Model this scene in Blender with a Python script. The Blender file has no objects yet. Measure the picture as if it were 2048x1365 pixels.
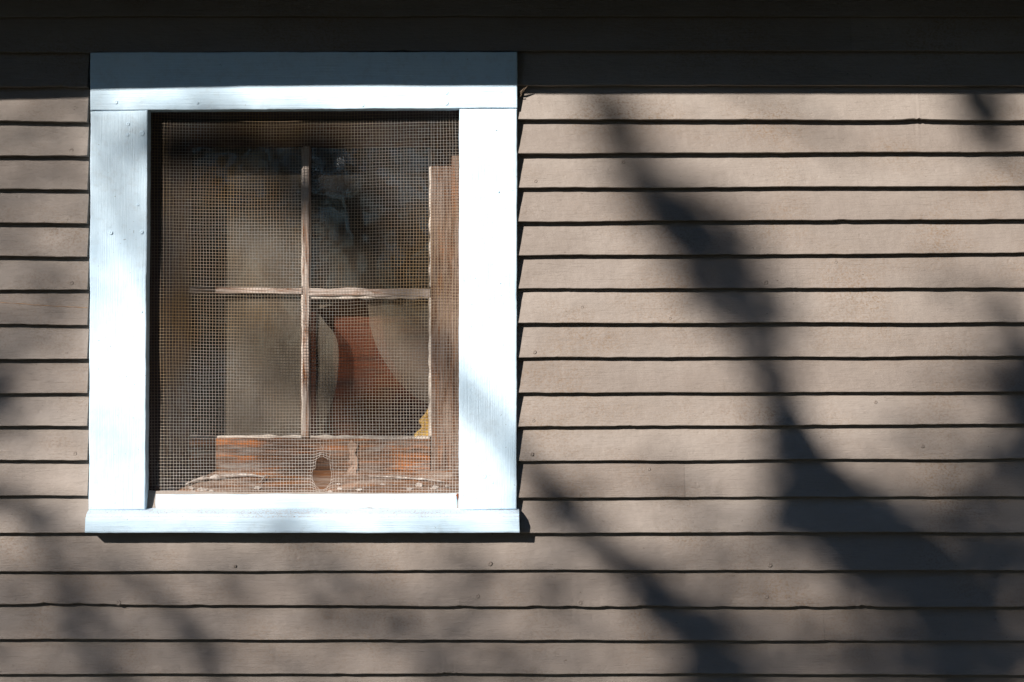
import bpy, math, random
from mathutils import Vector, noise
random.seed(7)
PI = math.pi
sc = bpy.context.scene
C = sc.collection

# ------------------------------------------------------------------ camera, world, sun, exposure
D = 3.4            # metres from the camera to the wall plane (y = 0)
CZ = 1.75          # eye height
cam = bpy.data.cameras.new('camera')
camo = bpy.data.objects.new('camera', cam)
C.objects.link(camo)
camo.location = (0, -D, CZ)
camo.rotation_euler = (math.radians(90), 0, 0)
cam.sensor_width = 36
cam.lens = 36 * D / 2.048
cam.clip_end = 1000
sc.camera = camo

SUN = Vector((-0.71, -1.0, 0.61)).normalized()      # towards the sun
w = bpy.data.worlds.new('World')
sc.world = w
w.use_nodes = True
nt = w.node_tree
sky = nt.nodes.new('ShaderNodeTexSky')
sky.sky_type = 'NISHITA'
sky.sun_disc = False
sky.dust_density = 0.0
sky.ozone_density = 5.0
sky.air_density = 1.0
sky.sun_elevation = math.asin(SUN.z)
sky.sun_rotation = math.atan2(SUN.x, SUN.y)
nt.links.new(sky.outputs[0], nt.nodes['Background'].inputs[0])
nt.nodes['Background'].inputs[1].default_value = 0.06
sl = bpy.data.lights.new('sun', 'SUN')
sl.energy = 5.0
sl.angle = math.radians(0.53)
sl.color = (1.0, 0.93, 0.85)
so = bpy.data.objects.new('sun', sl)
C.objects.link(so)
so.rotation_euler = SUN.to_track_quat('Z', 'Y').to_euler()
sc.view_settings.view_transform = 'Standard'
sc.view_settings.look = 'None'
sc.view_settings.gamma = 1.0
sc.view_settings.exposure = 0.75


def X(px, y=0.0):
    """world x of a photo column for a surface at depth y"""
    return (px - 1024) / 1000 * (D + y) / D


def Z(py, y=0.0):
    return CZ + (682.5 - py) / 1000 * (D + y) / D


def smooth(t):
    t = max(0.0, min(1.0, t))
    return t * t * (3 - 2 * t)


def fn(x, z, f, seed=0.0):
    return noise.noise(Vector((x * f, z * f, seed)))


# ------------------------------------------------------------------ materials
class Mat:
    def __init__(s, name):
        s.m = bpy.data.materials.new(name)
        s.m.use_nodes = True
        s.nt = s.m.node_tree
        s.b = s.nt.nodes['Principled BSDF']
        tc = s.nt.nodes.new('ShaderNodeTexCoord')
        s.co = tc.outputs['Object']

    def map(s, scale, loc=(0, 0, 0)):
        n = s.nt.nodes.new('ShaderNodeMapping')
        n.inputs['Scale'].default_value = scale
        n.inputs['Location'].default_value = loc
        s.nt.links.new(s.co, n.inputs[0])
        return n.outputs[0]

    def noise(s, scale, detail=4, rough=0.55, dist=0.0, loc=(0, 0, 0)):
        n = s.nt.nodes.new('ShaderNodeTexNoise')
        n.inputs['Scale'].default_value = 1
        n.inputs['Detail'].default_value = detail
        n.inputs['Roughness'].default_value = rough
        n.inputs['Distortion'].default_value = dist
        s.nt.links.new(s.map(scale, loc), n.inputs['Vector'])
        return n.outputs[0]

    def vor(s, scale):
        n = s.nt.nodes.new('ShaderNodeTexVoronoi')
        n.inputs['Scale'].default_value = 1
        s.nt.links.new(s.map(scale), n.inputs['Vector'])
        return n.outputs[0]

    def ramp(s, inp, stops):
        n = s.nt.nodes.new('ShaderNodeValToRGB')
        cr = n.color_ramp
        while len(cr.elements) < len(stops):
            cr.elements.new(0.5)
        for e, (p, c) in zip(cr.elements, stops):
            e.position = p
            if isinstance(c, (int, float)):
                c = (c, c, c)
            e.color = (*c, 1)
        s.nt.links.new(inp, n.inputs[0])
        return n.outputs[0]

    def mix(s, f, a, b, mode='MIX'):
        n = s.nt.nodes.new('ShaderNodeMix')
        n.data_type = 'RGBA'
        n.blend_type = mode
        for i, v in ((0, f), (6, a), (7, b)):
            if isinstance(v, (int, float)):
                n.inputs[i].default_value = v if i == 0 else (v, v, v, 1)
            elif isinstance(v, tuple):
                n.inputs[i].default_value = (*v, 1)
            else:
                s.nt.links.new(v, n.inputs[i])
        return n.outputs[2]

    def math(s, op, a, b):
        n = s.nt.nodes.new('ShaderNodeMath')
        n.operation = op
        for i, v in ((0, a), (1, b)):
            if isinstance(v, (int, float)):
                n.inputs[i].default_value = v
            else:
                s.nt.links.new(v, n.inputs[i])
        return n.outputs[0]

    def attr(s, name):
        n = s.nt.nodes.new('ShaderNodeAttribute')
        n.attribute_name = name
        return n.outputs['Fac']

    def bump(s, h, dist, strength=1.0, prev=None):
        n = s.nt.nodes.new('ShaderNodeBump')
        n.inputs['Strength'].default_value = strength
        n.inputs['Distance'].default_value = dist
        s.nt.links.new(h, n.inputs['Height'])
        if prev is not None:
            s.nt.links.new(prev, n.inputs['Normal'])
        return n.outputs[0]

    def out(s, color, rough=0.6, normal=None, spec=0.4, alpha=None, metal=0.0):
        for k, v in (('Base Color', color), ('Roughness', rough), ('Normal', normal), ('Specular IOR Level', spec),
                     ('Alpha', alpha), ('Metallic', metal)):
            if v is None:
                continue
            if isinstance(v, (int, float)):
                s.b.inputs[k].default_value = v
            elif isinstance(v, tuple):
                s.b.inputs[k].default_value = (*v, 1)
            else:
                s.nt.links.new(v, s.b.inputs[k])
        return s.m


def m_siding():
    m = Mat('taupe clapboard paint')
    base = m.mix(m.ramp(m.noise((3, 3, 9), 5, 0.6), [(0.3, 0), (0.7, 1)]), (0.230, 0.195, 0.170), (0.290, 0.252, 0.224))
    tone = m.attr('tone')
    base = m.mix(tone, m.mix(1.0, base, (0.80, 0.78, 0.77), 'MULTIPLY'), base)
    # greyish brown grime in patches, speckled
    patch = m.ramp(m.noise((5, 5, 7), 3, 0.5, loc=(4, 0, 2)), [(0.46, 0), (0.68, 1)])
    speck = m.ramp(m.noise((210, 210, 260), 4, 0.7), [(0.46, 0), (0.66, 1)])
    base = m.mix(m.math('MULTIPLY', m.math('MULTIPLY', patch, speck), 0.9), base, (0.175, 0.118, 0.075))
    # rare dark flecks and rusty dots
    fl = m.ramp(m.noise((90, 90, 200), 2, 0.5, loc=(1, 3, 0)), [(0.745, 0), (0.77, 1)])
    base = m.mix(m.math('MULTIPLY', fl, 0.7), base, (0.10, 0.075, 0.055))
    g1 = m.noise((14, 14, 620), 5, 0.65, 0.3)
    g2 = m.noise((60, 60, 170), 4, 0.6)
    g3 = m.ramp(m.noise((22, 22, 300), 3, 0.6, 0.6, loc=(7, 0, 0)), [(0.60, 0), (0.68, 1)])
    g4 = m.noise((9, 9, 14), 3, 0.5)
    n = m.bump(g4, 0.0035)
    n = m.bump(g1, 0.0011, 0.8, n)
    n = m.bump(g2, 0.0015, 0.8, n)
    n = m.bump(g3, 0.0005, 0.5, n)
    pit = m.ramp(m.vor((26, 26, 30)), [(0.0, 0), (0.07, 0.7), (0.11, 1)])
    n = m.bump(pit, 0.0010, 0.7, n)
    return m.out(base, m.ramp(g4, [(0.3, 0.5), (0.7, 0.7)]), n, 0.35)


def m_trim(name, vertical=False, dusty=False):
    m = Mat(name)
    base = m.mix(m.ramp(m.noise((5, 5, 5), 4, 0.6), [(0.35, 0), (0.7, 1)]), (0.53, 0.70, 0.84), (0.60, 0.75, 0.87))
    fl = m.ramp(m.noise((130, 130, 150), 2, 0.5, loc=(1, 3, 0)), [(0.735, 0), (0.76, 1)])
    base = m.mix(m.math('MULTIPLY', fl, 0.6), base, (0.22, 0.25, 0.26))
    # greyed hairline checks along the grain and faint handling grime
    hs = (900, 60, 7) if vertical else (7, 60, 900)
    hair = m.ramp(m.noise(hs, 3, 0.6, 0.5, loc=(2, 7, 1)), [(0.66, 0), (0.72, 1)])
    zone = m.ramp(m.noise((7, 7, 7), 3, 0.5, loc=(8, 1, 5)), [(0.48, 0), (0.62, 1)])
    base = m.mix(m.math('MULTIPLY', m.math('MULTIPLY', hair, zone), 0.55), base, (0.27, 0.33, 0.37))
    base = m.mix(m.math('MULTIPLY', m.ramp(m.noise((45, 45, 45), 5, 0.7, loc=(1, 1, 9)), [(0.5, 0), (0.75, 1)]), 0.35), base, (0.38, 0.43, 0.46))
    if dusty:
        # tan grit lying on the upward facing slope of the sill
        geo = m.nt.nodes.new('ShaderNodeNewGeometry')
        sep = m.nt.nodes.new('ShaderNodeSeparateXYZ')
        m.nt.links.new(geo.outputs['True Normal'], sep.inputs[0])
        up = m.ramp(sep.outputs[2], [(0.45, 0), (0.75, 1)])
        gr = m.ramp(m.noise((260, 320, 260), 3, 0.7), [(0.42, 0), (0.66, 1)])
        base = m.mix(m.math('MULTIPLY', m.math('MULTIPLY', up, gr), 0.6), base, (0.44, 0.31, 0.23))
        fine = m.ramp(m.noise((320, 320, 320), 2, 0.6, loc=(5, 1, 0)), [(0.62, 0), (0.68, 1)])
        base = m.mix(m.math('MULTIPLY', m.math('MULTIPLY', up, fine), 0.7), base, (0.22, 0.13, 0.09))
    sx, sz = (600, 10) if vertical else (10, 600)
    g1 = m.noise((sx, 40, sz), 5, 0.65, 0.3)
    g2 = m.noise((25, 25, 30), 4, 0.55)
    dents = m.ramp(m.vor((34, 34, 30)), [(0.0, 0), (0.10, 1)])
    n = m.bump(g2, 0.0016)
    n = m.bump(g1, 0.0015, 0.85, n)
    n = m.bump(dents, 0.0007, 0.55, n)
    return m.out(base, 0.5, n, 0.35)


def m_oldwood(name, paint=(0.50, 0.43, 0.37), wood=(0.20, 0.10, 0.05), amount=0.5, vertical=False, dark=(0.07, 0.035, 0.02), tan=(0.30, 0.12, 0.04)):
    """weathered wood with what is left of its paint"""
    m = Mat(name)
    s = (60, 60, 9) if vertical else (9, 60, 60)
    f = (420, 420, 26) if vertical else (26, 420, 420)
    grain = m.noise(f, 5, 0.6, 0.6)
    wd = m.mix(m.ramp(grain, [(0.32, 0), (0.68, 1)]), dark, wood)
    wd = m.mix(m.ramp(m.noise(s, 3, 0.5, 0.4, loc=(3, 2, 1)), [(0.50, 0), (0.68, 1)]), wd, tan)
    mask = m.ramp(m.noise(s, 6, 0.72, 0.5), [(0.5 - amount * 0.28, 1), (0.56 - amount * 0.28 + 0.1, 0)])
    inv = m.math('SUBTRACT', 1.0, mask)
    col = m.mix(inv, wd, m.mix(m.noise((80, 80, 80), 3), paint, tuple(c * 0.72 for c in paint)))
    n = m.bump(grain, 0.0012, 0.8)
    n = m.bump(inv, 0.0006, 0.8, n)
    return m.out(col, 0.75, n, 0.25)


def m_wire():
    m = Mat('galvanised wire going rusty')
    r = m.ramp(m.noise((5, 5, 4), 3, 0.6), [(0.40, 0), (0.62, 1)])
    r2 = m.ramp(m.noise((160, 160, 160), 2, 0.5), [(0.45, 0), (0.7, 1)])
    c = m.mix(r, (0.27, 0.255, 0.24), (0.29, 0.195, 0.10))
    # wire colour grows paler towards the foot of the cloth, broken by noise
    sep = m.nt.nodes.new('ShaderNodeSeparateXYZ')
    m.nt.links.new(m.co, sep.inputs[0])
    low = m.ramp(m.math('ADD', m.math('MULTIPLY', m.math('SUBTRACT', 1.78, sep.outputs[2]), 2.6), m.math('SUBTRACT', m.noise((4, 4, 4), 3), 0.5)), [(0.15, 0), (1.0, 1)])
    c = m.mix(low, c, (0.55, 0.52, 0.49))
    c = m.mix(m.math('MULTIPLY', r2, 0.6), c, (0.24, 0.15, 0.09))
    return m.out(c, 0.5, None, 0.6, None, 0.15)


def m_glass(name='dusty window glass', lo=0.12, hi=0.38, p0=0.34, p1=0.66):
    m = Mat(name)
    d = m.noise((7, 7, 3.5), 4, 0.5, 0.6)
    st = m.noise((130, 130, 16), 3, 0.6)
    d = m.mix(0.38, d, m.noise((26, 26, 11), 4, 0.6, 0.8, loc=(3, 0, 6)))  # blotches in the dust also stand in for mottled tree shade
    a = m.math('ADD', m.math('MULTIPLY', m.ramp(d, [(p0, lo), (p1, hi)]), 0.85), m.math('MULTIPLY', st, 0.10))
    col = m.mix(m.ramp(d, [(0.3, 0), (0.7, 1)]), (0.19, 0.150, 0.115), (0.225, 0.195, 0.150))
    m.out(col, 0.85, None, 0.0, None)
    nt = m.nt
    tr = nt.nodes.new('ShaderNodeBsdfTransparent')
    gl = nt.nodes.new('ShaderNodeBsdfGlossy')
    gl.inputs['Roughness'].default_value = 0.04
    nw = m.bump(m.noise((6, 6, 6), 2), 0.01, 0.4)
    nt.links.new(nw, gl.inputs['Normal'])
    m1 = nt.nodes.new('ShaderNodeMixShader')
    m1.inputs[0].default_value = 0.035
    nt.links.new(tr.outputs[0], m1.inputs[1])
    nt.links.new(gl.outputs[0], m1.inputs[2])
    m2 = nt.nodes.new('ShaderNodeMixShader')
    nt.links.new(a, m2.inputs[0])
    nt.links.new(m1.outputs[0], m2.inputs[1])
    nt.links.new(m.b.outputs[0], m2.inputs[2])
    nt.links.new(m2.outputs[0], nt.nodes['Material Output'].inputs[0])
    return m.m


def m_simple(name, c1, c2, sc_=(20, 20, 20), rough=0.8, bd=0.001, spec=0.2):
    m = Mat(name)
    f = m.noise(sc_, 5, 0.6)
    return m.out(m.mix(m.ramp(f, [(0.35, 0), (0.65, 1)]), c1, c2), rough, m.bump(f, bd), spec)


def m_leaf(name, c1, c2):
    m = Mat(name)
    f = m.noise((1.3, 1.3, 1.3), 3, 0.6)
    m.out(m.mix(m.ramp(f, [(0.35, 0), (0.65, 1)]), c1, c2), 0.55, None, 0.3)
    return m.m


M = dict(
    siding=m_siding(),
    trim=m_trim('pale blue white trim paint'),
    trimv=m_trim('pale blue white trim paint, upright grain', True),
    sill=m_trim('gritty pale blue white sill paint', dusty=True),
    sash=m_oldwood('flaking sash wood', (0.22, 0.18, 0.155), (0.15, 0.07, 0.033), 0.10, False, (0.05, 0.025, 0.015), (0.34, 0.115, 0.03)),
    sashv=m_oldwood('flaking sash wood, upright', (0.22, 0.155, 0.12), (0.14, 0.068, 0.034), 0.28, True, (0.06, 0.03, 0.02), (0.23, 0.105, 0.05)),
    muntin=m_oldwood('chalky muntin paint', (0.50, 0.42, 0.37), (0.24, 0.11, 0.055), 0.55, False),
    muntinv=m_oldwood('chalky muntin paint, upright', (0.50, 0.42, 0.37), (0.24, 0.11, 0.055), 0.35, True),
    shade_toned=m_oldwood('grimy dark stile', (0.07, 0.05, 0.045), (0.05, 0.03, 0.02), 0.4, True, (0.02, 0.012, 0.01), (0.06, 0.03, 0.015)),  # left stile coloured darker to stand for the shade on it
    shade_tonedh=m_oldwood('grimy dark rail', (0.09, 0.055, 0.045), (0.08, 0.035, 0.02), 0.4, False, (0.02, 0.012, 0.01), (0.09, 0.04, 0.02)),  # top rail likewise, shade under the head put into its colour
    jamb=m_oldwood('jamb paint darkened for shade', (0.07, 0.06, 0.065), (0.05, 0.03, 0.025), 0.5, True, (0.02, 0.015, 0.012), (0.06, 0.03, 0.015)),  # shade of the recess put into the jamb colour
    inner_sill=m_oldwood('weathered inner sill', (0.34, 0.26, 0.21), (0.19, 0.11, 0.07), 0.15),
    putty=m_simple('chalky putty', (0.62, 0.56, 0.50), (0.45, 0.38, 0.32), (90, 90, 90)),
    glass=m_glass(),
    glass_clear=m_glass('less dusty window glass', 0.01, 0.16, 0.48, 0.76),
    wire=m_wire(),
    room=m_simple('near black room', (0.012, 0.010, 0.009), (0.022, 0.018, 0.014)),  # near black colour for the room walls and sheathing
    red=m_oldwood('red brown board', (0.095, 0.022, 0.005), (0.03, 0.010, 0.005), 0.55, False, (0.035, 0.011, 0.006), (0.10, 0.026, 0.006)),
    foam=m_simple('yellow foam', (0.62, 0.40, 0.10), (0.42, 0.24, 0.06), (70, 70, 70), 0.9, 0.003),
    flake=m_simple('curled paint', (0.52, 0.49, 0.46), (0.28, 0.21, 0.17), (120, 120, 120)),
    leafd=m_simple('old tan paper', (0.36, 0.25, 0.19), (0.20, 0.12, 0.08), (70, 70, 70)),
    rust=m_simple('rusty nail', (0.25, 0.07, 0.02), (0.10, 0.03, 0.012), (400, 400, 400)),
    scratch=m_simple('rusty scratch', (0.40, 0.25, 0.14), (0.26, 0.15, 0.09), (90, 90, 90)),
    twig=m_simple('dry twig', (0.14, 0.10, 0.07), (0.06, 0.045, 0.03), (200, 200, 200)),
    soffit=m_simple('brown soffit paint', (0.025, 0.022, 0.02), (0.035, 0.03, 0.027), (10, 10, 10)),
    roof=m_simple('asphalt shingle', (0.05, 0.05, 0.05), (0.09, 0.085, 0.08), (60, 60, 60)),
    stone=m_simple('foundation concrete', (0.20, 0.19, 0.18), (0.28, 0.27, 0.25), (12, 12, 12)),
    ground=m_simple('leaf litter and thin grass', (0.026, 0.022, 0.014), (0.018, 0.026, 0.010), (1.5, 1.5, 1.5), 0.95, 0.01),
    bark=m_simple('grey brown bark', (0.10, 0.075, 0.055), (0.05, 0.04, 0.03), (16, 16, 4), 0.9, 0.02),
    leaf=m_leaf('green leaves', (0.035, 0.065, 0.018), (0.075, 0.11, 0.03)),
    leaf2=m_leaf('deep green leaves', (0.022, 0.045, 0.018), (0.05, 0.08, 0.028)),
)


# ------------------------------------------------------------------ mesh helpers
class MB:
    def __init__(s):
        s.v = []
        s.f = []
        s.tone = None

    def grid(s, rows, close=False, flip=False):
        """rows: list of equally long vertex lists"""
        b = len(s.v)
        n = len(rows[0])
        for r in rows:
            s.v.extend(r)
        for i in range(len(rows) - 1):
            for j in range(n if close else n - 1):
                k = (j + 1) % n
                q = (b + i * n + j, b + i * n + k, b + (i + 1) * n + k, b + (i + 1) * n + j)
                s.f.append(q[::-1] if flip else q)

    def face(s, pts):
        b = len(s.v)
        s.v.extend(pts)
        s.f.append(tuple(range(b, b + len(pts))))

    def box(s, x0, x1, y0, y1, z0, z1):
        b = len(s.v)
        s.v.extend([(x, y, z) for x in (x0, x1) for y in (y0, y1) for z in (z0, z1)])
        for f in ((0, 1, 3, 2), (4, 6, 7, 5), (0, 4, 5, 1), (2, 3, 7, 6), (0, 2, 6, 4), (1, 5, 7, 3)):
            s.f.append(tuple(b + i for i in f))

    def tube(s, pts, rad, n=6, cap=True):
        pts = [Vector(p) for p in pts]
        rows = []
        up = None
        for i, p in enumerate(pts):
            t = (pts[min(i + 1, len(pts) - 1)] - pts[max(i - 1, 0)]).normalized()
            if up is None:
                up = t.orthogonal().normalized()
            up = (up - t * up.dot(t))
            if up.length < 1e-6:
                up = t.orthogonal()
            up.normalize()
            sd = t.cross(up)
            r = rad[i] if isinstance(rad, (list, tuple)) else rad
            rows.append([tuple(p + (up * math.cos(a) + sd * math.sin(a)) * r) for a in [2 * PI * k / n for k in range(n)]])
        b = len(s.v)
        s.grid(rows, True)
        if cap:
            s.f.append(tuple(b + k for k in range(n))[::-1])
            e = b + (len(rows) - 1) * n
            s.f.append(tuple(e + k for k in range(n)))

    def build(s, name, mat, parent=None, loc=None, smooth_=False, label=None):
        if loc is None:
            if parent is not None and isinstance(parent, bpy.types.Object):
                o0 = WO.get(parent.name, Vector((0, 0, 0)))
            else:
                o0 = Vector((0, 0, 0))
            loc = o0
        loc = Vector(loc)
        me = bpy.data.meshes.new(name)
        me.from_pydata([(v[0] - loc.x, v[1] - loc.y, v[2] - loc.z) for v in s.v], [], s.f)
        me.update()
        if smooth_:
            me.polygons.foreach_set('use_smooth', [True] * len(me.polygons))
        if s.tone is not None:
            a = me.attributes.new('tone', 'FLOAT', 'POINT')
            a.data.foreach_set('value', s.tone)
        me.materials.append(mat)
        o = bpy.data.objects.new(name, me)
        C.objects.link(o)
        if parent is not None:
            o.parent = parent
            o.location = loc - WO.get(parent.name, Vector((0, 0, 0)))
        else:
            o.location = loc
        WO[o.name] = loc
        if label:
            o['label'] = label
        return o


WO = {}    # world origin of every object built


def empty(name, loc, label, cat, group=None):
    o = bpy.data.objects.new(name, None)
    C.objects.link(o)
    o.location = loc
    WO[o.name] = Vector(loc)
    tag(o, label, cat, group)
    return o


def tag(o, label, cat, group=None):
    o['label'] = label
    o['category'] = cat
    if group:
        o['group'] = group


def edge_params(n_len, length, r):
    """parameters 0..1 with extra rows close to both ends for a rounded arris"""
    e = [0, 0.12 * r, 0.35 * r, 0.7 * r, r]
    mid = [r + (length - 2 * r) * i / n_len for i in range(1, n_len)]
    return [a / length for a in e + mid + [length - a for a in e[::-1]]]


def plank(corners, yf, yb, r=0.002, step=0.008, wob=0.0008, seed=0.0, yslope=0.0, long='x'):
    """a board whose front face is the photo quad corners = (TL, TR, BL, BR) in world (x, z); front at yf, back at yb,
    rounded arrises, outline and face wavering a little as hand-planed, repainted wood does"""
    TL, TR, BL, BR = corners
    W = max(TR[0] - TL[0], BR[0] - BL[0])
    H = max(TL[1] - BL[1], TR[1] - BR[1])
    us = edge_params(max(2, int(W / step)), W, r)
    vs = edge_params(max(2, int(H / step)), H, r)
    b = MB()
    rows = []
    for v in vs:
        row = []
        for u in us:
            x = (TL[0] * (1 - u) + TR[0] * u) * (1 - v) + (BL[0] * (1 - u) + BR[0] * u) * v
            z = (TL[1] * (1 - u) + TR[1] * u) * (1 - v) + (BL[1] * (1 - u) + BR[1] * u) * v
            de = min(u * W, (1 - u) * W, v * H, (1 - v) * H)
            t = min(1, de / r)
            y = yf + r * (1 - math.sqrt(max(0, 1 - (1 - t) ** 2)))
            y += fn(x, z, 9, seed) * wob * 1.2 + yslope * v
            x += wob * fn(x, z, 16, seed + 3) * (1 if long == 'z' else 0.6)
            z += wob * fn(x, z, 16, seed + 6) * (1 if long == 'x' else 0.6)
            if t < 1:
                x += 0.0005 * fn(x, z, 130, seed + 9)
                z += 0.0005 * fn(x, z, 130, seed + 12)
            row.append((x, y, z))
        rows.append(row)
    b.grid(rows, flip=True)
    # sides back to yb
    loop = rows[0] + [r_[-1] for r_ in rows[1:]] + rows[-1][-2::-1] + [r_[0] for r_ in rows[-2:0:-1]]
    b.grid([loop, [(p[0], yb, p[2]) for p in loop]], True)
    b.face([(TL[0], yb, TL[1]), (TR[0], yb, TR[1]), (BR[0], yb, BR[1]), (BL[0], yb, BL[1])])
    return b


def pq(y, tl, tr, bl, br):
    return tuple((X(a, y), Z(c, y)) for a, c in (tl, tr, bl, br))


# ------------------------------------------------------------------ ground
g = MB()
N = 40
g.grid([[(-200 + 400 * i / N, -200 + 400 * j / N, (0.15 * fn(-200 + 400 * i / N, -200 + 400 * j / N, 0.03) - 0.05)
         if abs(-200 + 400 * j / N) > 12 or abs(-200 + 400 * i / N) > 12 else 0.0) for i in range(N + 1)] for j in range(N + 1)])
go = g.build('ground', M['ground'], loc=(0, 0, 0))
go['kind'] = 'structure'
go['label'] = 'thin grass and leaf litter in front of the clapboard house'

# ------------------------------------------------------------------ the house
house = empty('house', (0, 0, 0), 'old house with taupe clapboard siding and one white framed window', 'house')

# clapboards: dark-line centres at three columns of the photograph
#           left edge, left of window, right of window, right edge
ROWS = [(38, 36, 36, 37), (109, 109, 105.5, 106), (178, 178, 174, 175), (245, 247, 242, 244), (315, 316, 311, 307), (381, 383, 380, 376),
        (449, 451, 447, 442), (516, 518, 515, 509.5), (583, 583, 581, 579), (652, 653, 650, 649), (722, 722, 719, 716),
        (790, 790, 790, 787), (856, 856, 857, 852), (925, 925, 926, 921), (995, 995, 999, 997), (1070, 1070, 1069, 1069),
        (1147, 1147, 1144, 1145), (1213, 1213, 1217, 1218), (1282, 1282, 1284, 1286), (1352, 1352, 1351, 1353)]
top = [(v - 70,) * 4 for v in (36, -34, -104, -174)][::-1]
bot = [(1352 + 70 * k,) * 4 for k in range(1, 19)]
ROWS = top + ROWS + bot
XA, XB, XC, XD = X(0), X(178), X(1036), X(2048)
YT, YB = -0.0040, -0.0215


def line_at(row, x):
    a, b_, c, d = row
    if x < XA:
        p = a
    elif x < XB:
        p = a + (b_ - a) * (x - XA) / (XB - XA)
    elif x < XC:
        p = b_ + (c - b_) * (x - XB) / (XC - XB)
    elif x < XD:
        p = c + (d - c) * (x - XC) / (XD - XC)
    else:
        p = d
    return p


CHIP = {}


def board_edge(i, x):
    """world z of the butt (lower edge) of board i"""
    z = Z(line_at(ROWS[i], x) - 3.6, YB)
    z += 0.0016 * fn(x, i * 3.1, 5, 1.0) + 0.0007 * fn(x, i * 5.3, 34, 2.0)
    c = fn(x, i * 7.7, 13, 5.0)
    if c > 0.42:
        z += (c - 0.42) * 0.010 * (0.6 + fn(x, i, 160, 1))
    if i == 21 or i == 20:      # the badly chipped board below the window
        c2 = fn(x, i * 2.7, 22, 8.0)
        if i == 21 and c2 > 0.15:
            z += (c2 - 0.15) * 0.005 * (1 + fn(x, i, 120, 1))
    return z


sid = MB()
sid.tone = []


def clap(i, x0, x1):
    """board i between x0 and x1; its visible face runs from the butt of board i-1 down to its own butt"""
    tone = random.random()
    dyb = random.uniform(-0.0022, 0.0016)
    step = 0.005
    if x1 < -1.2 or x0 > 1.2 or i > 25 or i < 3:
        step = 0.08
    xs = []
    x = x0
    while x < x1 - 1e-5:
        xs.append(x)
        x += step if (-1.15 < x < 1.15) else 0.08
    xs.append(x1)
    rows = []
    for s in (0, 0.08, 0.25, 0.42, 0.6, 0.78, 0.92, 0.985, 1.0, 1.012, 1.012, 1.012):
        rows.append([])
    for x in xs:
        zt = board_edge(i - 1, x) + 0.007
        zb = board_edge(i, x)
        h = zt - zb
        wv = 0.0011 * fn(x, i * 9.1, 4, 3.0)
        for k, s in enumerate((0, 0.1, 0.25, 0.42, 0.6, 0.78, 0.92, 0.985)):
            z = zt - h * s
            y = YT + (YB + dyb - YT) * s + wv + 0.0006 * fn(x, z, 30, i) + 0.00035 * fn(x, z, 90, i)
            rows[k].append((x, y, z))
        yb = YB + dyb + wv
        rows[8].append((x, yb + 0.0004, zb + 0.0003))
        rows[9].append((x, yb + 0.0014, zb - 0.0004))
        rows[10].append((x, YT + 0.003, zb - 0.0002))
        rows[11].append((x, YT + 0.003, zb + 0.004))
    sid.grid(rows)
    sid.tone.extend([tone] * (len(rows) * len(xs)))
    # end grain at both ends
    for e in (0, -1):
        col = [r[e] for r in rows[:10]]
        back = [(p[0], 0.0, p[2]) for p in col]
        sid.grid([col, back], flip=(e == 0))
        sid.tone.extend([tone] * 20)


XL, XR = -3.6, 4.2
JOINTS = {5: [X(1700)], 18: [X(1368)], 22: [X(1645)], 8: [1.9], 12: [-1.7], 15: [2.3], 26: [0.3], 30: [-0.9], 3: [0.2]}
CL, CR = X(177.2) + 0.001, X(1036.3) - 0.001
for i in range(1, len(ROWS)):
    gap = 6 <= i <= 18         # boards cut by the window casing
    segs = [(XL, XR)]
    if gap:
        segs = [(XL, X(179.5)), (X(1033.5), XR)]
    for j in JOINTS.get(i, []):
        ns = []
        for a, b_ in segs:
            if a < j < b_:
                ns += [(a, j - 0.0001), (j + 0.0001, b_)]
            else:
                ns.append((a, b_))
        segs = ns
    for a, b_ in segs:
        clap(i, a, b_)
siding = sid.build('siding', M['siding'], house, smooth_=False)

# painted-over nail heads in the boards
NAILS = [(1526, 229, 5), (1521, 296, 4.5), (1246, 325, 4), (1531, 566, 5), (1671, 525, 3.6), (1164, 615, 3.4), (1340, 637, 3),
         (143, 302, 4.5), (143, 567, 4.6), (150, 908, 4.2), (133, 708, 3.5), (148, 842, 3.8), (1071, 363, 3.6), (1070, 302, 3),
         (1069, 705, 3.6), (1067, 842, 3.6), (1064, 909, 3.6), (980, 1128, 4.5), (1540, 1131, 4), (237, 1206, 5), (470, 1133, 3),
         (238, 1265, 4.2), (955, 1193, 4.2), (1160, 1206, 4.5), (1533, 1194, 4.2), (1538, 1342, 4), (1542, 1270, 3.5), (980, 1268, 3.8),
         (1298, 939, 3.2), (1751, 805, 3.4), (1845, 893, 3.4), (1990, 1240, 3.2), (1070, 1308, 3.5), (240, 1338, 4)]


def nail(px, py, r, y, mat, parent, name='nail_head', hh=1.5):
    b = MB()
    x, z = X(px, y), Z(py, y)
    r = r / 1000
    rings = []
    for q, h in ((1.15, 0.0), (0.95, 0.0011), (0.75, 0.0014), (0.35, 0.0008), (0.02, 0.0004)):
        rings.append([(x + r * q * math.cos(a), y - h * hh, z + r * q * math.sin(a)) for a in [2 * PI * k / 12 for k in range(12)]])
    b.grid(rings, True)
    return b.build(name, mat, parent, loc=(x, y, z), smooth_=True)


def face_y(px, py):
    x = X(px)
    for i in range(1, len(ROWS)):
        if line_at(ROWS[i - 1], x) < py <= line_at(ROWS[i], x):
            s = (py - line_at(ROWS[i - 1], x) + 7) / 76
            return YT + (YB - YT) * s - 0.0003
    return YB


for px, py, r in NAILS:
    nail(px, py, r, face_y(px, py), M['siding'], siding)

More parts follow.
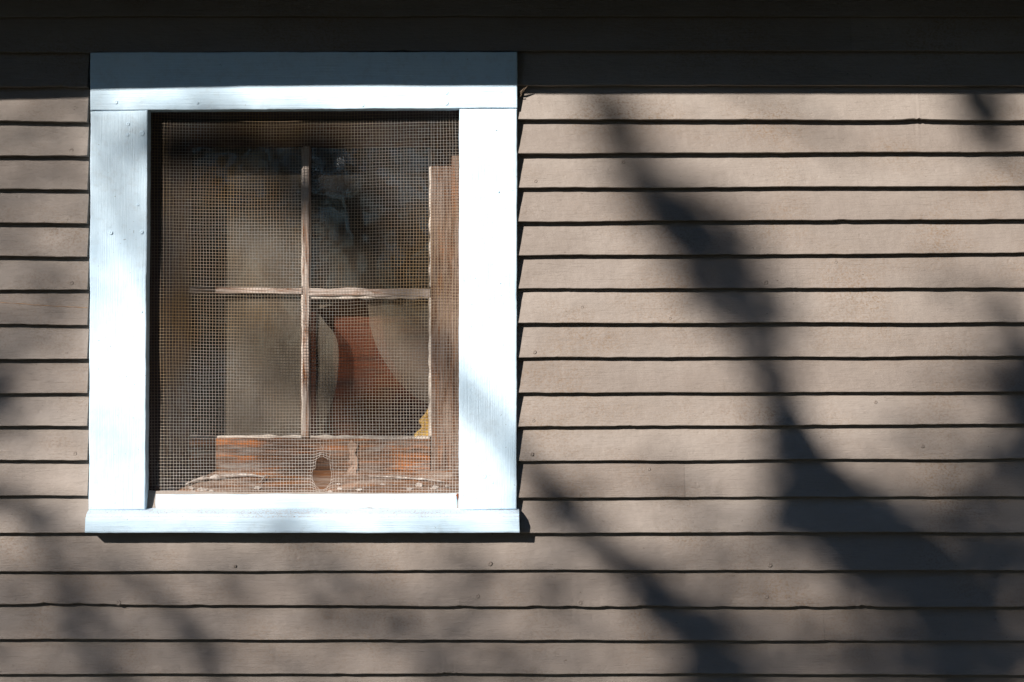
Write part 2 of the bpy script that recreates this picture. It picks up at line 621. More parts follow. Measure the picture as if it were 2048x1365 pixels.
# a rusty scratch across one board left of the window
b = MB()
pts = []
for k in range(60):
    px = 0 - 60 + 238 * k / 59
    py = 604 + 12 * smooth((px + 60) / 260) + 1.2 * fn(px / 20, 0, 1, 2)
    pts.append((X(px), face_y(px, py) - 0.0002, Z(py)))
b.tube(pts, [max(0.0001, 0.0006 + 0.0005 * fn(k / 4, 0, 1, 5)) for k in range(60)], 5)
b.build('scratch', M['scratch'], siding)

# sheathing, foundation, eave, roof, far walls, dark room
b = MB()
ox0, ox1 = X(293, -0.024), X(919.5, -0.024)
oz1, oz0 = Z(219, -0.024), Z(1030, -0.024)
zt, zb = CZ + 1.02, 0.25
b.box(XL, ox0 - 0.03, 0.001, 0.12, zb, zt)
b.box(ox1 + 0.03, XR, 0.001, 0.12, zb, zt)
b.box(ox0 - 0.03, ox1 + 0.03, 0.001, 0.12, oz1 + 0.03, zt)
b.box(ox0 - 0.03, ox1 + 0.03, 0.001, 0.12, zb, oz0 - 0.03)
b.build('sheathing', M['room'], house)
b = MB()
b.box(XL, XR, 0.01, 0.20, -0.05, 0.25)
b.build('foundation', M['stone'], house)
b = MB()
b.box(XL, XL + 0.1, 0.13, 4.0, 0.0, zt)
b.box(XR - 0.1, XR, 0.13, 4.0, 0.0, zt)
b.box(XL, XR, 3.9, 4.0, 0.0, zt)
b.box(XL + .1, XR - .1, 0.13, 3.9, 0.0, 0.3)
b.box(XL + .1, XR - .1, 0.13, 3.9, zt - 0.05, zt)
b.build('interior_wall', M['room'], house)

# the eave: its lower front edge throws the level shadow across the window head
EY = -0.46
ez = Z(189) + (-EY - 0.012) / -SUN.y * SUN.z
b = MB()
rows = []
xs = [XL - 0.3 + (XR - XL + 0.6) * k / 260 for k in range(261)]


def eave_z(x):
    # in the photo the shadow line sits a little lower at the left end
    p = 0.0
    sx = x + (-EY) * SUN.x / SUN.y
    t = (X(700) - sx) / 0.9
    p = -0.014 * smooth(t) if t > 0 else 0.0
    return ez + p + 0.0016 * fn(x, 0, 4, 7)


rows = [[(x, EY, eave_z(x)) for x in xs], [(x, EY, eave_z(x) + 0.14) for x in xs]]
b.grid(rows)
b.grid([[(x, EY + 0.025, eave_z(x)) for x in xs], rows[0]])
b.grid([[(x, EY + 0.025, eave_z(x) + 0.10) for x in xs], [(x, EY + 0.025, eave_z(x)) for x in xs]])
b.build('fascia', M['soffit'], house)
b = MB()
b.box(XL - 0.3, XR + 0.3, EY + 0.026, 0.03, ez + 0.03, ez + 0.045)
b.build('soffit', M['soffit'], house)
b = MB()
xa, xb = XL - 0.35, XR + 0.35
b.face([(xa, EY - 0.05, ez + 0.15), (xb, EY - 0.05, ez + 0.15), (xb, 2.0, ez + 1.5), (xa, 2.0, ez + 1.5)])
b.face([(xa, EY - 0.05, ez + 0.17), (xa, 2.0, ez + 1.52), (xb, 2.0, ez + 1.52), (xb, EY - 0.05, ez + 0.17)])
b.face([(xa, EY - 0.05, ez + 0.15), (xa, EY - 0.05, ez + 0.17), (xb, EY - 0.05, ez + 0.17), (xb, EY - 0.05, ez + 0.15)])
b.face([(xa, 4.5, ez + 0.15), (xb, 4.5, ez + 0.15), (xb, 2.0, ez + 1.5), (xa, 2.0, ez + 1.5)])
b.face([(XL, 0.03, ez + 0.04), (XL, 3.95, ez + 0.04), (XL, 2.0, ez + 1.48)])
b.face([(XR, 0.03, ez + 0.04), (XR, 3.95, ez + 0.04), (XR, 2.0, ez + 1.48)])
b.build('roof', M['roof'], house)

# ------------------------------------------------------------------ the window
YC = -0.0285        # front of the casings
YM = 0.004         # plane of the wire screen
YS = 0.130         # front of the sash
YG = 0.152         # glass

jb = MB()
SI = 0.17
jl, jr = X(294.5, YC) - 0.002, X(919, YC) + 0.002
jt = Z(218, YC) + 0.002
jb.box(jl - 0.028, jl, 0.0005, SI + 0.03, oz0 - 0.03, jt + 0.028)
jb.box(jr, jr + 0.028, 0.0005, SI + 0.03, oz0 - 0.03, jt + 0.028)
jb.box(jl, jr, 0.0005, SI + 0.03, jt, jt + 0.028)
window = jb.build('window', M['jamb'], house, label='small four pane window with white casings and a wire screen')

plank(pq(YC - .002, (180, 105), (1034.5, 103.5), (180, 221.5), (1035, 216.5)), YC - 0.002, 0.0, 0.0025, 0.008, 0.0009, 1.0).build(
    'head_casing', M['trim'], window, smooth_=True)
plank(pq(YC, (180.5, 222.5), (295.5, 220), (177, 1021), (290.5, 1020)), YC, 0.0, 0.003, 0.008, 0.0012, 5.0, 0, 'z').build(
    'side_casing', M['trimv'], window, smooth_=True)
plank(pq(YC, (918.5, 218), (1034.5, 217.5), (917.5, 1021), (1033.5, 1019)), YC, 0.0, 0.003, 0.008, 0.0011, 9.0, 0, 'z').build(
    'side_casing', M['trimv'], window, smooth_=True)


def extrude(profile, x0, x1, step, wob, seed, endtaper=None):
    b = MB()
    n = int((x1 - x0) / step)
    rows = []
    for k in range(n + 1):
        x = x0 + (x1 - x0) * k / n
        row = []
        for q, (y, z) in enumerate(profile):
            xx = x
            if endtaper:
                xx = x + endtaper(k / n, y, z)
            row.append((xx, y + wob * fn(x, z, 14, seed + 2), z + wob * fn(x, y, 12, seed) + 0.4 * wob * fn(x, z, 70, seed)))
        rows.append(row)
    b.grid(rows, True)
    b.face(rows[0])
    b.face(rows[-1][::-1])
    return b


# outer sill with its sloping gritty top and rounded nose
YSN = -0.053
s0 = Z(1066.5, YSN)
s1 = Z(1036, YSN)
sb = Z(1020.5, YC)
prof = [(0.0, sb + 0.004), (YC + 0.002, sb), (YC - 0.008, sb - 0.0030), (YC - 0.016, sb - 0.0062), (YSN + 0.0050, s1 + 0.0022),
        (YSN + 0.0022, s1 + 0.0006), (YSN + 0.0006, s1 - 0.0022), (YSN, s1 - 0.006), (YSN, (s0 + s1) / 2), (YSN + 0.0003, s0 + 0.003),
        (YSN + 0.0015, s0 + 0.0006), (YSN + 0.004, s0), (-0.02, s0), (0.0, s0)]


def sill_end(t, y, z):
    if t == 0:
        return 0.0012 * smooth((z - s0) / (s1 - s0))
    if t == 1:
        return -0.0008 * smooth((z - s0) / (s1 - s0))
    return 0


extrude(prof, X(169.5, YSN), X(1039, YSN), 0.006, 0.0008, 2.0, sill_end).build('sill', M['sill'], window, smooth_=False)

# white batten nailed over the foot of the screen
plank(pq(-0.012, (311, 989.5), (914, 988.5), (310.5, 1022), (915, 1022)), -0.012, YM + 0.010, 0.003, 0.008, 0.0012, 21.0).build(
    'screen_batten', M['trim'], window, smooth_=True)
nail(915.5, 991, 3, -0.013, M['rust'], window, 'rusty_nail')
bb = MB()
bb.tube([(X(915.5, -0.012), -0.014, Z(987)), (X(916), -0.0135, Z(997))], [0.0022, 0.0012], 7)
bb.build('rusty_nail', M['rust'], window)

# casing nails and dents
for px, py, r in [(232, 205, 3.5), (256, 249, 3.5), (284, 267, 5), (255, 270, 3), (893, 207, 3.6), (893, 186, 3.2), (725, 211, 3.2), (395, 206, 2.5),
                  (968, 953, 5), (985, 965, 2.5), (276, 410, 2.5), (283, 465, 3.4), (222, 466, 3.4), (283, 624, 2.4), (992, 260, 2),
                  (997, 384, 2), (1000, 566, 2.2), (998, 131, 4), (1004, 162, 3.5), (440, 132, 2.4)]:
    nail(px, py, r, YC - (0.0022 if py < 218 else 0.0002), M['trimv'], window, hh=0.8)

# inner sill sloping up to the sash
z_a, z_b = Z(998, 0.01), Z(941, YS)
prof = [(0.012, z_a - 0.03), (0.012, z_a)] + [(0.012 + (YS - 0.012) * k / 8, z_a + (z_b - z_a) * k / 8 + (0.0 if k != 4 else 0.0)) for k in range(1, 9)] + \
       [(SI + 0.03, z_b), (SI + 0.03, z_a - 0.03)]
extrude(prof, jl + 0.0005, jr - 0.0005, 0.008, 0.0022, 31.0).build('inner_sill', M['inner_sill'], window)

# sash: stiles, rails, muntins, each with its putty edge
def member(name, mat, tl, tr, bl, br, y=YS, yb=YG + 0.012, r=0.0022, wob=0.0014, seed=0.0, long='x'):
    return plank(pq(y, tl, tr, bl, br), y, yb, r, 0.007, wob, seed, 0, long).build(name, mat, window, smooth_=True)


member('sash_stile', M['shade_toned'], (338, 246), (378, 246), (338, 941), (378, 941), seed=41, long='z')
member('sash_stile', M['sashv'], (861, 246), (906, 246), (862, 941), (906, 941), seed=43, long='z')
member('sash_rail', M['shade_tonedh'], (378.5, 246), (860.5, 246), (378.5, 292), (860.5, 292), y=YS + 0.0003, seed=45)
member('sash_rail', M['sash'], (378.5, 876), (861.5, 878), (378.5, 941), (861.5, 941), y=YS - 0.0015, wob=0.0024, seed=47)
member('muntin', M['muntinv'], (605, 292.5), (618, 292.5), (605, 875.5), (618, 876.5), y=YS - 0.002, seed=49, wob=0.0018, long='z')
member('muntin', M['muntin'], (378.5, 575), (604.5, 577), (378.5, 587), (604.5, 589), y=YS - 0.001, seed=51, wob=0.0022)
member('muntin', M['muntin'], (618.5, 577), (860.5, 577), (618.5, 592), (860.5, 593), y=YS - 0.001, seed=53, wob=0.0034)
# stops: slim beads in front of the sash at both jambs
YP = YS - 0.028
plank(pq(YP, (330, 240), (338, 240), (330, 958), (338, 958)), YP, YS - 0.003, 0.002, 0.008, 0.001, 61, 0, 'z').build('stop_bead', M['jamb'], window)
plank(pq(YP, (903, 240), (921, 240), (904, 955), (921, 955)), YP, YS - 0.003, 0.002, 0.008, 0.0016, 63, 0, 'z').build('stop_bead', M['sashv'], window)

# putty fillets along the glass edges, chalky and chipped
def putty(p0, p1, seed, parent=window, q=0.0042):
    n = 60
    pts, rr = [], []
    for k in range(n + 1):
        t = k / n
        px = p0[0] + (p1[0] - p0[0]) * t
        py = p0[1] + (p1[1] - p0[1]) * t
        pts.append((X(px, YS), YS + 0.006 + 0.001 * fn(px / 30, py / 30, 1, seed), Z(py, YS)))
        rr.append(max(0.0006, q + 0.75 * q * fn(px / 22, py / 22, 1, seed + 4)))
    b = MB()
    b.tube(pts, rr, 7)
    return b.build('putty', M['putty'], parent, smooth_=True)


putty((379, 875), (603, 875), 1)
putty((620, 875), (860, 877), 2)
putty((604.5, 295), (604.5, 573), 3, q=0.0024)
putty((604.5, 590), (604.5, 873), 4, q=0.0024)
putty((862, 295), (862, 574), 5)
putty((861, 596), (861, 874), 6)
putty((620, 595), (857, 595), 7)

# glass
def pane(poly, name='glass_pane', mat=None, y=YG, th=0.0025, label=None):
    b = MB()
    f = [(X(px, y), y, Z(py, y)) for px, py in poly]
    k = [(p[0], p[1] + th, p[2]) for p in f]
    b.face(f[::-1])
    b.face(k)
    b.grid([f, k], True)
    return b.build(name, mat or M['glass'], window, label=label)


pane([(375, 288), (608, 288), (608, 580), (375, 580)])
pane([(615, 288), (865, 288), (865, 582), (615, 582)], mat=M['glass_clear'])
pane([(375, 583), (608, 583), (608, 880), (375, 880)])


def curve(pts, n=8):
    """Catmull-Rom through the points"""
    out = []
    P = [pts[0]] + pts + [pts[-1]]
    for i in range(1, len(P) - 2):
        for k in range(n):
            t = k / n
            o = []
            for c in (0, 1):
                a, b_, c_, d = P[i - 1][c], P[i][c], P[i + 1][c], P[i + 2][c]
                o.append(0.5 * (2 * b_ + (c_ - a) * t + (2 * a - 5 * b_ + 4 * c_ - d) * t * t + (3 * b_ - a - 3 * c_ + d) * t ** 3))
            out.append(tuple(o))
    out.append(pts[-1])
    return out


# lower right pane is broken: two shards still held in the putty, a dark hole between them
left = curve([(633, 620), (650, 645), (667, 665), (676, 690), (677, 730), (672, 775), (662, 812), (650, 845), (640, 882)])
pane([(615, 586)] + [(705, 586), (690, 598), (664, 610)] + left + [(615, 882)], label='left shard of the broken pane')
right = curve([(733, 586), (736, 620), (742, 660), (756, 700), (776, 735), (800, 768), (828, 793), (866, 812)])
pane([(866, 586)] + right[::-1], label='right shard of the broken pane')

# yellow foam bulging at the lower right corner of the broken pane
b = MB()
outl = curve([(866, 800), (853, 826), (840, 842), (844, 855), (832, 868), (826, 884)], 6)
rows = []
for yy, sh in ((YG - 0.016, 6), (YG - 0.018, 1), (YG - 0.010, -1), (YG + 0.004, -2)):
    rows.append([(X(p[0] + sh + 2.5 * fn(p[0] / 9, p[1] / 9, 1, yy * 90), YG), yy + 0.003 * fn(p[1] / 11, yy * 200, 1), Z(p[1], YG)) for p in outl])
rows.insert(0, [(X(868, YG), YG - 0.012, Z(p[1], YG)) for p in outl])
b.grid(rows)
b.build('foam_filler', M['foam'], window, smooth_=True)

# ------------------------------------------------------------------ wire screen
scr = MB()
WP = 0.00615
xs0, xs1 = X(291, YM), X(921, YM)
zs0, zs1 = Z(1014, YM), Z(219, YM)
HX, HZ = X(645, YM), Z(944, YM)
hrx, hrz = 0.0115, 0.024


def warp(x, z, lift=0.0):
    # slack cloth: long waves in the plane and a slight belly out of it
    u = (x - xs0) / (xs1 - xs0)
    v = (z - zs0) / (zs1 - zs0)
    dx = 0.0026 * fn(x, z, 3.2, 1) + 0.0009 * fn(x, z, 17, 2) + 0.00035 * fn(x, z, 90, 2)
    dz = 0.0045 * fn(x, z, 2.6, 5) + 0.0012 * fn(x, z, 14, 6) + 0.00035 * fn(x, z, 90, 7) - 0.006 * math.sin(PI * u) * (v - 0.2)
    y = YM - 0.007 * math.sin(PI * min(1, max(0, u))) * math.sin(PI * min(1, max(0, v))) + 0.0045 * fn(x, z, 5, 9)
    y = min(y, 0.010)
    # torn hole: wires pushed aside and crowded round it, most at the foot
    ex, ez_ = x - HX, z - HZ
    hx_ = hrx * (1.0 - 5 * max(-0.02, min(0.03, ez_)))
    q = math.sqrt((ex / hx_) ** 2 + (ez_ / hrz) ** 2)
    if q < 3.2 and q > 1e-4:
        push = (0.62 if ez_ < 0 else 0.35) * math.exp(-((q - 0.7) / 0.8) ** 2)
        k = push / q
        dx += ex * k
        dz += ez_ * k
        y -= 0.006 * math.exp(-(q / 1.4) ** 2)
    return (x + dx, y + lift, z + dz)


def torn(x, z):
    q = ((x - HX) / (hrx * (1.0 - 5 * max(-0.02, min(0.03, z - HZ))))) ** 2 + ((z - HZ) / hrz) ** 2
    return q < 0.8 + 1.1 * fn(x, z, 120, 3)


def wire(path, r):
    run = []
    for p in path:
        if p is None:
            if len(run) > 1:
                scr.tube(run, r, 5, False)
            run = []
        else:
            run.append(p)
    if len(run) > 1:
        scr.tube(run, r, 5, False)


RW = 0.00036
nx = int((xs1 - xs0) / WP)
nz = int((zs1 - zs0) / WP)
for i in range(nx + 1):
    x = xs0 + i * WP
    jit = random.uniform(-0.0004, 0.0004)
    sp = [zs0 + (zs1 - zs0) * k / (nz + 0.0) for k in range(nz + 1)]
    wire([None if torn(x, z) else warp(x + jit, z) for z in sp], RW)
for j in range(nz + 1):
    z = zs0 + j * WP
    jit = random.uniform(-0.0004, 0.0004)
    # close to the hole some threads have pulled loose
    wire([None if torn(xs0 + k * WP, z) else warp(xs0 + k * WP, z + jit, -0.0007) for k in range(nx + 1)], RW)
# loose ends springing off the tear
for (a, b_, c_) in (((640, 912), (646, 898), (639, 884)), ((655, 920), (662, 908), (660, 893))):
    pts = curve([a, b_, c_], 5)
    scr.tube([(X(p[0], YM), YM - 0.006 - 0.002 * t / 10, Z(p[1], YM)) for t, p in enumerate(pts)], RW * 0.8, 5)
scr.build('wire_screen', M['wire'], window, label='slack galvanised wire screen torn open near its foot')

# ------------------------------------------------------------------ loose things in and on the window
def sheet(name, outline, y, th, mat, label, cat, curl=0.0, tilt=None, group=None, loc=None):
    """a thin loose flake: filled outline of photo points, given a thickness and a curl"""
    pts = []
    cx = sum(p[0] for p in outline) / len(outline)
    cy = sum(p[1] for p in outline) / len(outline)
    b = MB()
    rings = []
    for q in (1.0, 0.7, 0.4, 0.08):
        ring = []
        for px, py in outline:
            ax, ay = cx + (px - cx) * q, cy + (py - cy) * q
            yy = y(ax, ay) if callable(y) else y
            d2 = ((ax - cx) ** 2 + (ay - cy) ** 2) / 400
            ring.append((X(ax, yy), yy - curl * d2 + 0.0006 * fn(ax / 7, ay / 7, 1, 3), Z(ay, yy)))
        rings.append(ring)
    b.grid(rings, True)
    back = [[(p[0], p[1] + th, p[2]) for p in r] for r in rings]
    b.grid(back, True, True)
    b.grid([rings[0], back[0]], True)
    c = rings[-1][0]
    o = b.build(name, mat, loc=(c[0], c[1], c[2]), smooth_=False)
    tag(o, label, cat, group)
    return o


# board standing behind the broken pane
b = MB()
yb_ = YG + 0.040
TL, TR, BL, BR = (600, 588), (900, 588), (600, 905), (900, 905)
plk = plank(pq(yb_, TL, TR, BL, BR), yb_, yb_ + 0.018, 0.002, 0.02, 0.002, 77, 0.0)
bo = plk.build('wooden_board', M['red'], loc=(X(750), yb_, Z(905, yb_)))
tag(bo, 'red brown wooden board standing behind the broken lower right pane', 'board')

# slope of the inner sill: depth as a function of the photo row
def on_sill(px, py):
    t = max(0.0, min(1.0, (998 - py) / (998 - 941)))
    return 0.012 + (YS - 0.012) * t - 0.004


pale = sheet('paper_scrap', [(p[0] + 5 * fn(p[0] / 8, p[1] / 8, 1, 4), p[1] + 5 * fn(p[0] / 8, p[1] / 8, 1, 9)) for p in curve([(704, 880), (713, 886), (711, 905), (716, 925), (712, 945),
             (716, 966), (700, 975), (684, 972), (693, 952), (698, 930), (700, 905), (697, 888), (704, 880)], 6)],
             lambda a, b_: YS - 0.004 - 0.03 * smooth((b_ - 930) / 40), 0.0009, M['leafd'], 'narrow tan scrap of old paper on the bottom sash rail beside the torn hole', 'scrap', 0.001)

# long curled paint peel and crumbs on the inner sill
def peel(pts, label, r0=0.004):
    b = MB()
    P = curve(pts, 8)
    path, rr = [], []
    for k, p in enumerate(P):
        y = on_sill(*p)
        path.append((X(p[0], y), y - 0.004, Z(p[1], y) + 0.003))
        t = k / (len(P) - 1)
        rr.append(max(0.0008, r0 * math.sin(PI * (0.08 + 0.84 * t)) * (0.7 + 0.9 * fn(k, 0, 0.37, 3))))
    b.tube(path, rr, 6)
    o = b.build('paint_peel', M['flake'], loc=path[0], smooth_=True)
    tag(o, label, 'paint flake', 'peeled paint on the inner sill')
    return o


peel([(372, 972), (398, 962), (440, 957), (490, 953), (532, 957)], 'longest whitish paint peel, lying along the inner sill under the left panes', 0.0062)
peel([(520, 968), (526, 962), (534, 952)], 'short upright paint peel at the right end of the longest peel', 0.003)
peel([(736, 955), (790, 957), (850, 962), (890, 966)], 'thin paint peel low on the inner sill under the broken pane', 0.0028)
CR_ = [((366, 966), 9, 'white crumpled paint crumb at the left end of the longest peel'),
       ((342, 978), 7, 'white paint crumb in the lower left corner of the screen'),
       ((326, 984), 6, 'leftmost white paint crumb, on the inner sill beside the jamb'),
       ((400, 979), 5, 'small white paint crumb below the longest peel'),
       ((838, 970), 6, 'white paint crumb under the right end of the broken pane')]
for (px, py), r, lab in CR_:
    out_ = []
    for k in range(11):
        a = 2 * PI * k / 11
        q = r * (0.7 + 0.5 * random.random())
        out_.append((px + 1.5 * q * math.cos(a), py + 0.8 * q * math.sin(a)))
    sheet('paint_flake', out_, on_sill(px, py) - 0.006, 0.0015, M['flake'], lab, 'paint flake', 0.006, group='white paint crumbs on the inner sill')

for k in range(14):
    px = random.choice([random.uniform(318, 470), random.uniform(318, 520), random.uniform(640, 900)])
    py = random.uniform(976, 984) if px < 600 else random.uniform(968, 984)
    r = random.uniform(2.5, 5)
    out_ = []
    for q_ in range(9):
        a = 2 * PI * q_ / 9
        q = r * (0.55 + 0.8 * random.random())
        out_.append((px + 1.7 * q * math.cos(a), py + 0.7 * q * math.sin(a)))
    sheet('paint_chip', out_, on_sill(px, py) - 0.005, 0.0012, M['flake'], 'tiny whitish paint chip scattered on the inner sill along the foot of the screen', 'paint chip',
          0.004, group='tiny paint chips along the foot of the screen')

# twig wedged beside the head casing
b = MB()
b.tube([(X(1036), -0.010, Z(196)), (X(1044), -0.022, Z(188)), (X(1055), -0.030, Z(177))], [0.0016, 0.0026, 0.0008], 6)
b.tube([(X(1036), -0.014, Z(189)), (X(1043), -0.024, Z(187)), (X(1049), -0.028, Z(180))], [0.0008, 0.0020, 0.0006], 6)
b.tube([(X(1038), -0.014, Z(201)), (X(1043), -0.024, Z(193))], [0.0006, 0.0014], 6)
t_ = b.build('twig', M['twig'], loc=(X(1036), -0.01, Z(196)), smooth_=True)
tag(t_, 'small dark twig wedged beside the upper right corner of the window frame', 'twig')

# ------------------------------------------------------------------ shade tree, its shade on the wall, and unseen trees added to block sky
def leafcloud(mb, c, rad, n, size, squash=(1, 1, 1)):
    c = Vector(c)
    for _ in range(n):
        while True:
            p = Vector((random.uniform(-1, 1), random.uniform(-1, 1), random.uniform(-1, 1)))
            if p.length < 1:
                break
        p = Vector((p.x * squash[0], p.y * squash[1], p.z * squash[2])) * rad + c
        a = Vector((random.gauss(0, 1), random.gauss(0, 1), random.gauss(0, .6))).normalized()
        b2 = a.orthogonal().normalized()
        b2.rotate(__import__('mathutils').Quaternion(a, random.uniform(0, 6.28)))
        s = size * random.uniform(0.7, 1.25)
        mb.face([tuple(p - a * s), tuple(p + b2 * s * 0.42 - a * s * 0.1), tuple(p + a * s), tuple(p - b2 * s * 0.42 - a * s * 0.1)])


def S(px, py, t):
    """a point t metres up the sun ray that lands on the wall at photo point (px, py)"""
    return Vector((X(px), -0.01, Z(py))) + SUN * t


TX, TY = -9.8, -11.0
shade = empty('shade_tree', (TX, TY, 0), 'broad tree in the yard whose drooping limbs shade the wall', 'tree')
b = MB()
b.tube([(TX, TY, -0.1), (TX + .02, TY, 0.4), (TX - .05, TY + .05, 1.6), (TX + .05, TY, 3.2), (TX + .2, TY + .1, 6.4), (TX + .1, TY + .2, 10.2), (TX, TY, 14.6)],
       [0.36, 0.27, 0.23, 0.20, 0.16, 0.10, 0.03], 14)
b.build('trunk', M['bark'], shade, smooth_=True)


def limb(pts, name='limb'):
    """pts: (px, py, t, radius in mm); joined back to the trunk"""
    b = MB()
    P = [S(p[0], p[1], p[2]) for p in pts]
    R = [p[3] / 1000 for p in pts]
    fine, fr = [], []
    for i in range(len(P) - 1):
        for k in range(4):
            t = k / 4
            fine.append(P[i].lerp(P[i + 1], t))
            fr.append(R[i] * (1 - t) + R[i + 1] * t)
    fine.append(P[-1])
    fr.append(R[-1])
    b.tube(fine, fr, 8)
    return b.build(name, M['bark'], shade, smooth_=True)


T0 = 8.6
LIMBS = [
    # the main drooping limb on the right
    [(1120, -350, 12.5, 50), (1180, 100, 12, 26), (1222, 220, 12, 22), (1262, 330, 12, 26), (1330, 430, 11.8, 28), (1420, 540, 11.4, 30),
     (1490, 640, 11, 30), (1540, 740, 10, 26), (1570, 840, 9.2, 30), (1615, 940, 8.8, 42), (1680, 1040, 8.6, 54), (1790, 1140, 8.6, 46),
     (1900, 1280, 8.8, 38), (2010, 1500, 9, 36)],
    [(1420, 540, 11.4, 14), (1380, 470, 11.6, 22), (1460, 480, 11.6, 16), (1560, 560, 11.6, 6)],
    [(1565, 780, 6.6, 12), (1650, 930, 6.6, 20), (1780, 1040, 6.6, 24), (1880, 1100, 6.6, 22), (1990, 1180, 6.8, 10)],
    # thin limb crossing below the window
    [(1060, 930, 7.6, 22), (1140, 1030, 7.6, 22), (1220, 1110, 7.6, 22), (1310, 1190, 7.6, 24), (1400, 1260, 7.6, 34), (1450, 1340, 7.6, 42), (1480, 1500, 7.6, 34)],
    [(1250, -100, 10, 30), (1330, 60, 10, 18), (1500, 180, 11, 10), (1640, 260, 11, 10), (1700, 330, 11, 6)],
    # across the window
    [(180, 180, 10, 10), (240, 280, 9.4, 16), (290, 470, 9.4, 18), (360, 640, 10, 8)],
    [(300, -60, 11, 30), (420, 170, 10.6, 9), (480, 250, 10.4, 14), (530, 320, 10.4, 24), (655, 460, 10, 26), (800, 640, 10, 20), (920, 785, 10.5, 22), (1000, 855, 9.6, 16), (1060, 930, 8.4, 18)],
    [(60, 650, 10, 6), (-20, 780, 9, 30), (-80, 860, 9, 44)],
    [(-60, 1000, 9, 30), (60, 1010, 8.6, 14), (140, 1180, 8.6, 18), (210, 1330, 8.6, 18), (260, 1450, 8.6, 16)],
    [(180, 1080, 9, 6), (300, 1170, 8.6, 18), (400, 1270, 8.6, 20), (470, 1370, 8.6, 18)],
    [(1880, 60, 8.6, 30), (1960, 200, 8.6, 34), (1990, 290, 8.6, 14), (2100, 400, 9, 12)],
    [(1990, 560, 9.5, 12), (2060, 760, 9, 40), (2100, 860, 9, 44), (2140, 1100, 9, 40)],
]
for L in LIMBS:
    limb(L)
# the boughs that carry them, all the way from the trunk
b = MB()
def bough(p, z0, r):
    a = Vector((TX + 0.05, TY, z0))
    e = S(*p)
    m_ = a.lerp(e, 0.5) + Vector((0, -0.1, 0.45))
    pts = []
    for k in range(9):
        t = k / 8
        pts.append(a * (1 - t) ** 2 + m_ * 2 * t * (1 - t) + e * t * t)
    b = MB()
    b.tube(pts, [0.10 * (1 - k / 8) + r * k / 8 for k in range(9)], 8)
    b.build('bough', M['bark'], shade, smooth_=True)


bough((1120, -350, 12.5), 10.4, 0.05)
bough((300, -60, 11), 9.9, 0.03)
bough((-80, 860, 9), 8.2, 0.05)

fo = MB()
CL_ = [ # px, py, t, radius mm, count  (leaf sprays on the limbs, some added to darken chosen spots)
    (1245, 280, 12, 60, 60), (1215, 215, 12, 45, 26), (1400, 470, 11.6, 90, 90), (1330, 400, 12, 80, 50), (1480, 600, 11, 100, 64), (1420, 545, 11, 90, 30), (1545, 690, 10.5, 80, 30), (1530, 770, 9.5, 60, 20),
    (1560, 860, 9.5, 40, 24), (1590, 920, 9.5, 55, 50), (1620, 980, 9.5, 75, 80), (1680, 1040, 9.5, 95, 100), (1600, 1050, 10, 80, 34), (1760, 1085, 9.5, 95, 100),
    (1850, 1120, 9.5, 90, 90), (1690, 1120, 10, 90, 34), (1900, 1210, 10, 100, 80), (1960, 1300, 10, 110, 90), (1830, 1300, 10, 120, 40), (2010, 1120, 10, 120, 60),
    (1420, 1255, 8.6, 55, 50), (1440, 1335, 8.6, 65, 70), (1360, 1240, 8.6, 60, 26), (1480, 1400, 8.6, 110, 80), (1130, 1010, 8.6, 60, 18), (1300, 1170, 8.6, 60, 18),
    (1975, 205, 10, 70, 44), (1980, 270, 10, 50, 14), (2060, 790, 9, 90, 70), (2080, 900, 9, 100, 50),
    (-20, 820, 10, 80, 40), (60, 1010, 9, 70, 18), (350, 288, 8.5, 42, 60), (410, 292, 8.5, 45, 80), (470, 300, 8.5, 42, 60), (520, 300, 8.5, 40, 40), (330, 300, 9, 30, 12), (620, 310, 8, 55, 50), (690, 390, 8, 50, 36), (650, 300, 8, 40, 30), (560, 310, 9, 40, 24), (560, 700, 8.5, 45, 60), (590, 745, 8, 50, 90), (650, 750, 8, 50, 110), (670, 710, 8, 40, 50), (690, 700, 8, 40, 20), (610, 690, 9, 40, 16), (700, 480, 9, 60, 20), (1000, 1330, 10, 200, 40), (700, 1330, 10, 200, 30), (300, 1330, 10, 160, 40), (80, 1200, 10, 200, 60),
    (2010, 1100, 9.5, 160, 80), (1300, 1100, 10.5, 200, 40), (1950, 950, 10.5, 160, 30), (620, 1120, 10, 120, 14),
    (480, 830, 9, 90, 20), ]
for k in range(2100):       # loose leaves added to dim the foot of the wall, then both sides
    px, py = random.uniform(-100, 2150), random.uniform(960, 1450)
    d = smooth((py - 960) / 300) * (0.55 + 0.45 * smooth((px - 1200) / 700))
    if random.random() < d:
        CL_.append((px, py, random.uniform(11, 14), 60, 1))
for k in range(420):
    px, py = random.uniform(1250, 2150), random.uniform(860, 1450)
    if random.random() < smooth((px - 1250) / 600) * smooth((py - 860) / 250 + 0.2):
        CL_.append((px, py, random.uniform(10, 13), 60, 1))
for k in range(280):
    CL_.append((random.uniform(-120, 200), random.uniform(180, 900), random.uniform(11, 14), 60, 1))
for k in range(90):
    CL_.append((random.uniform(1800, 2150), random.uniform(600, 1100), random.uniform(11, 14), 60, 1))
for px, py, t, r, n in CL_:
    leafcloud(fo, S(px, py, t), r / 1000, n, 0.036)
fo.build('foliage', M['leaf'], shade)
# the crown over it, above what shades this part of the wall
cr = MB()
for k in range(60):
    a = random.uniform(0, 2 * PI)
    rr = random.uniform(0.2, 2.6)
    zz = random.uniform(11.6, 15.4)
    leafcloud(cr, (TX + rr * math.cos(a), TY + rr * math.sin(a), zz), 0.7, 90, 0.07)
cr.build('crown', M['leaf'], shade)


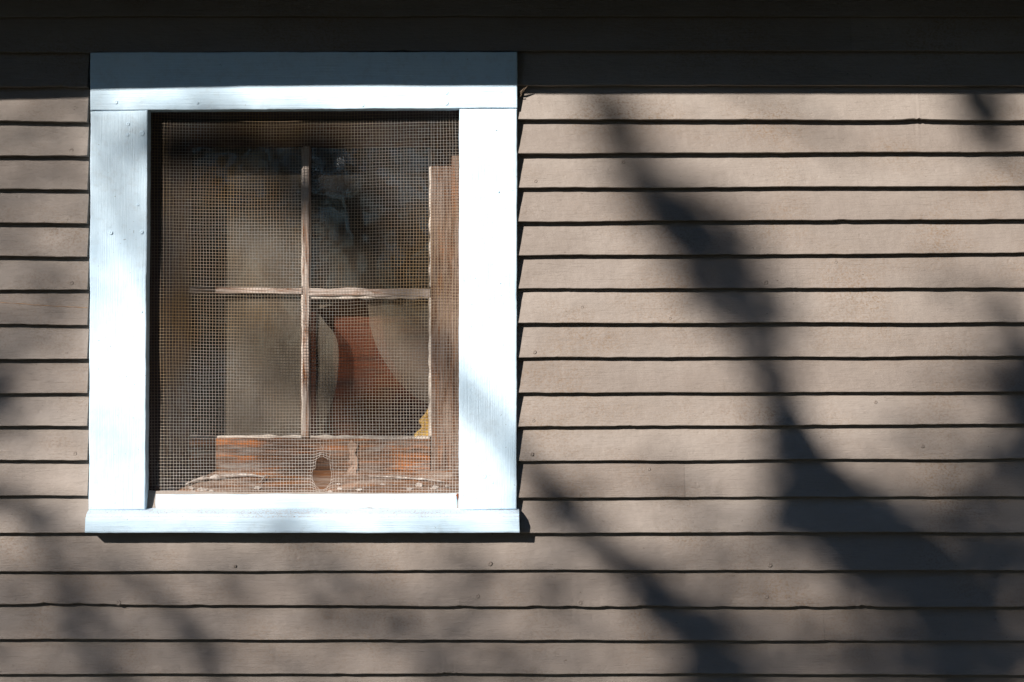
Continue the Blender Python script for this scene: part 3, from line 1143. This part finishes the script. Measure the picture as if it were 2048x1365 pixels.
def tree(x, y, h, r, mat, label, n=60):  # unseen trees added to block part of the sky light
    t = empty('tree', (x, y, 0), label, 'tree', 'trees added across the yard to block sky')
    b = MB()
    b.tube([(x, y, -0.1), (x + .1, y, h * .3), (x - .1, y + .1, h * .6), (x, y, h * .95)], [0.03 * h, 0.022 * h, 0.014 * h, 0.004 * h], 10)
    for k in range(7):
        a = k * 2.4
        z0 = h * (0.3 + 0.07 * k)
        b.tube([(x, y, z0), (x + r * .4 * math.cos(a), y + r * .4 * math.sin(a), z0 + .1 * h), (x + r * .8 * math.cos(a), y + r * .8 * math.sin(a), z0 + .16 * h)],
               [0.010 * h, 0.006 * h, 0.002 * h], 6)
    b.build('trunk', M['bark'], t, smooth_=True)
    c = MB()
    for k in range(n):
        a = random.uniform(0, 2 * PI)
        zz = random.uniform(0.12, 1.0)
        q = r * math.sqrt(random.random()) * (math.sin(PI * min(1, 0.22 + zz * 0.72)) + 0.1)
        leafcloud(c, (x + q * math.cos(a), y + q * math.sin(a), h * zz), r * 0.36, 60, 0.24, (1, 1, .7))
    c.build('crown', mat, t)


ADDED_TREES = [(-1.5, -15.5, 14, 4.0, 'leaf2', 'tall dark green tree added across the yard to block sky, straight opposite the window'),
         (4.2, -14.5, 15, 4.0, 'leaf2', 'tallest dark green tree added across the yard to block sky, right of the window axis'),
         (9.5, -12.0, 14, 3.8, 'leaf', 'lighter green tree added across the yard to block sky, third from the right end'),
         (13.0, -7.0, 14, 3.8, 'leaf2', 'dark green tree added to block sky, second from the right end of the yard'),
         (14.0, -1.5, 13, 3.6, 'leaf', 'lighter green tree added to block sky beside the right end of the house'),
         (-14.5, -3.0, 13, 4.0, 'leaf2', 'dark green tree added to block sky beside the left end of the house'),
         (-19.0, -15.0, 7, 3.6, 'leaf2', 'low dark tree added to block sky at the far left of the yard'),
         (-8.5, -21.0, 8, 4.0, 'leaf2', 'low wide dark tree added to block sky behind the broad shade tree')]
for x, y, h, r, mk, lab in ADDED_TREES:
    tree(x, y, h, r, M[mk], lab, 120)
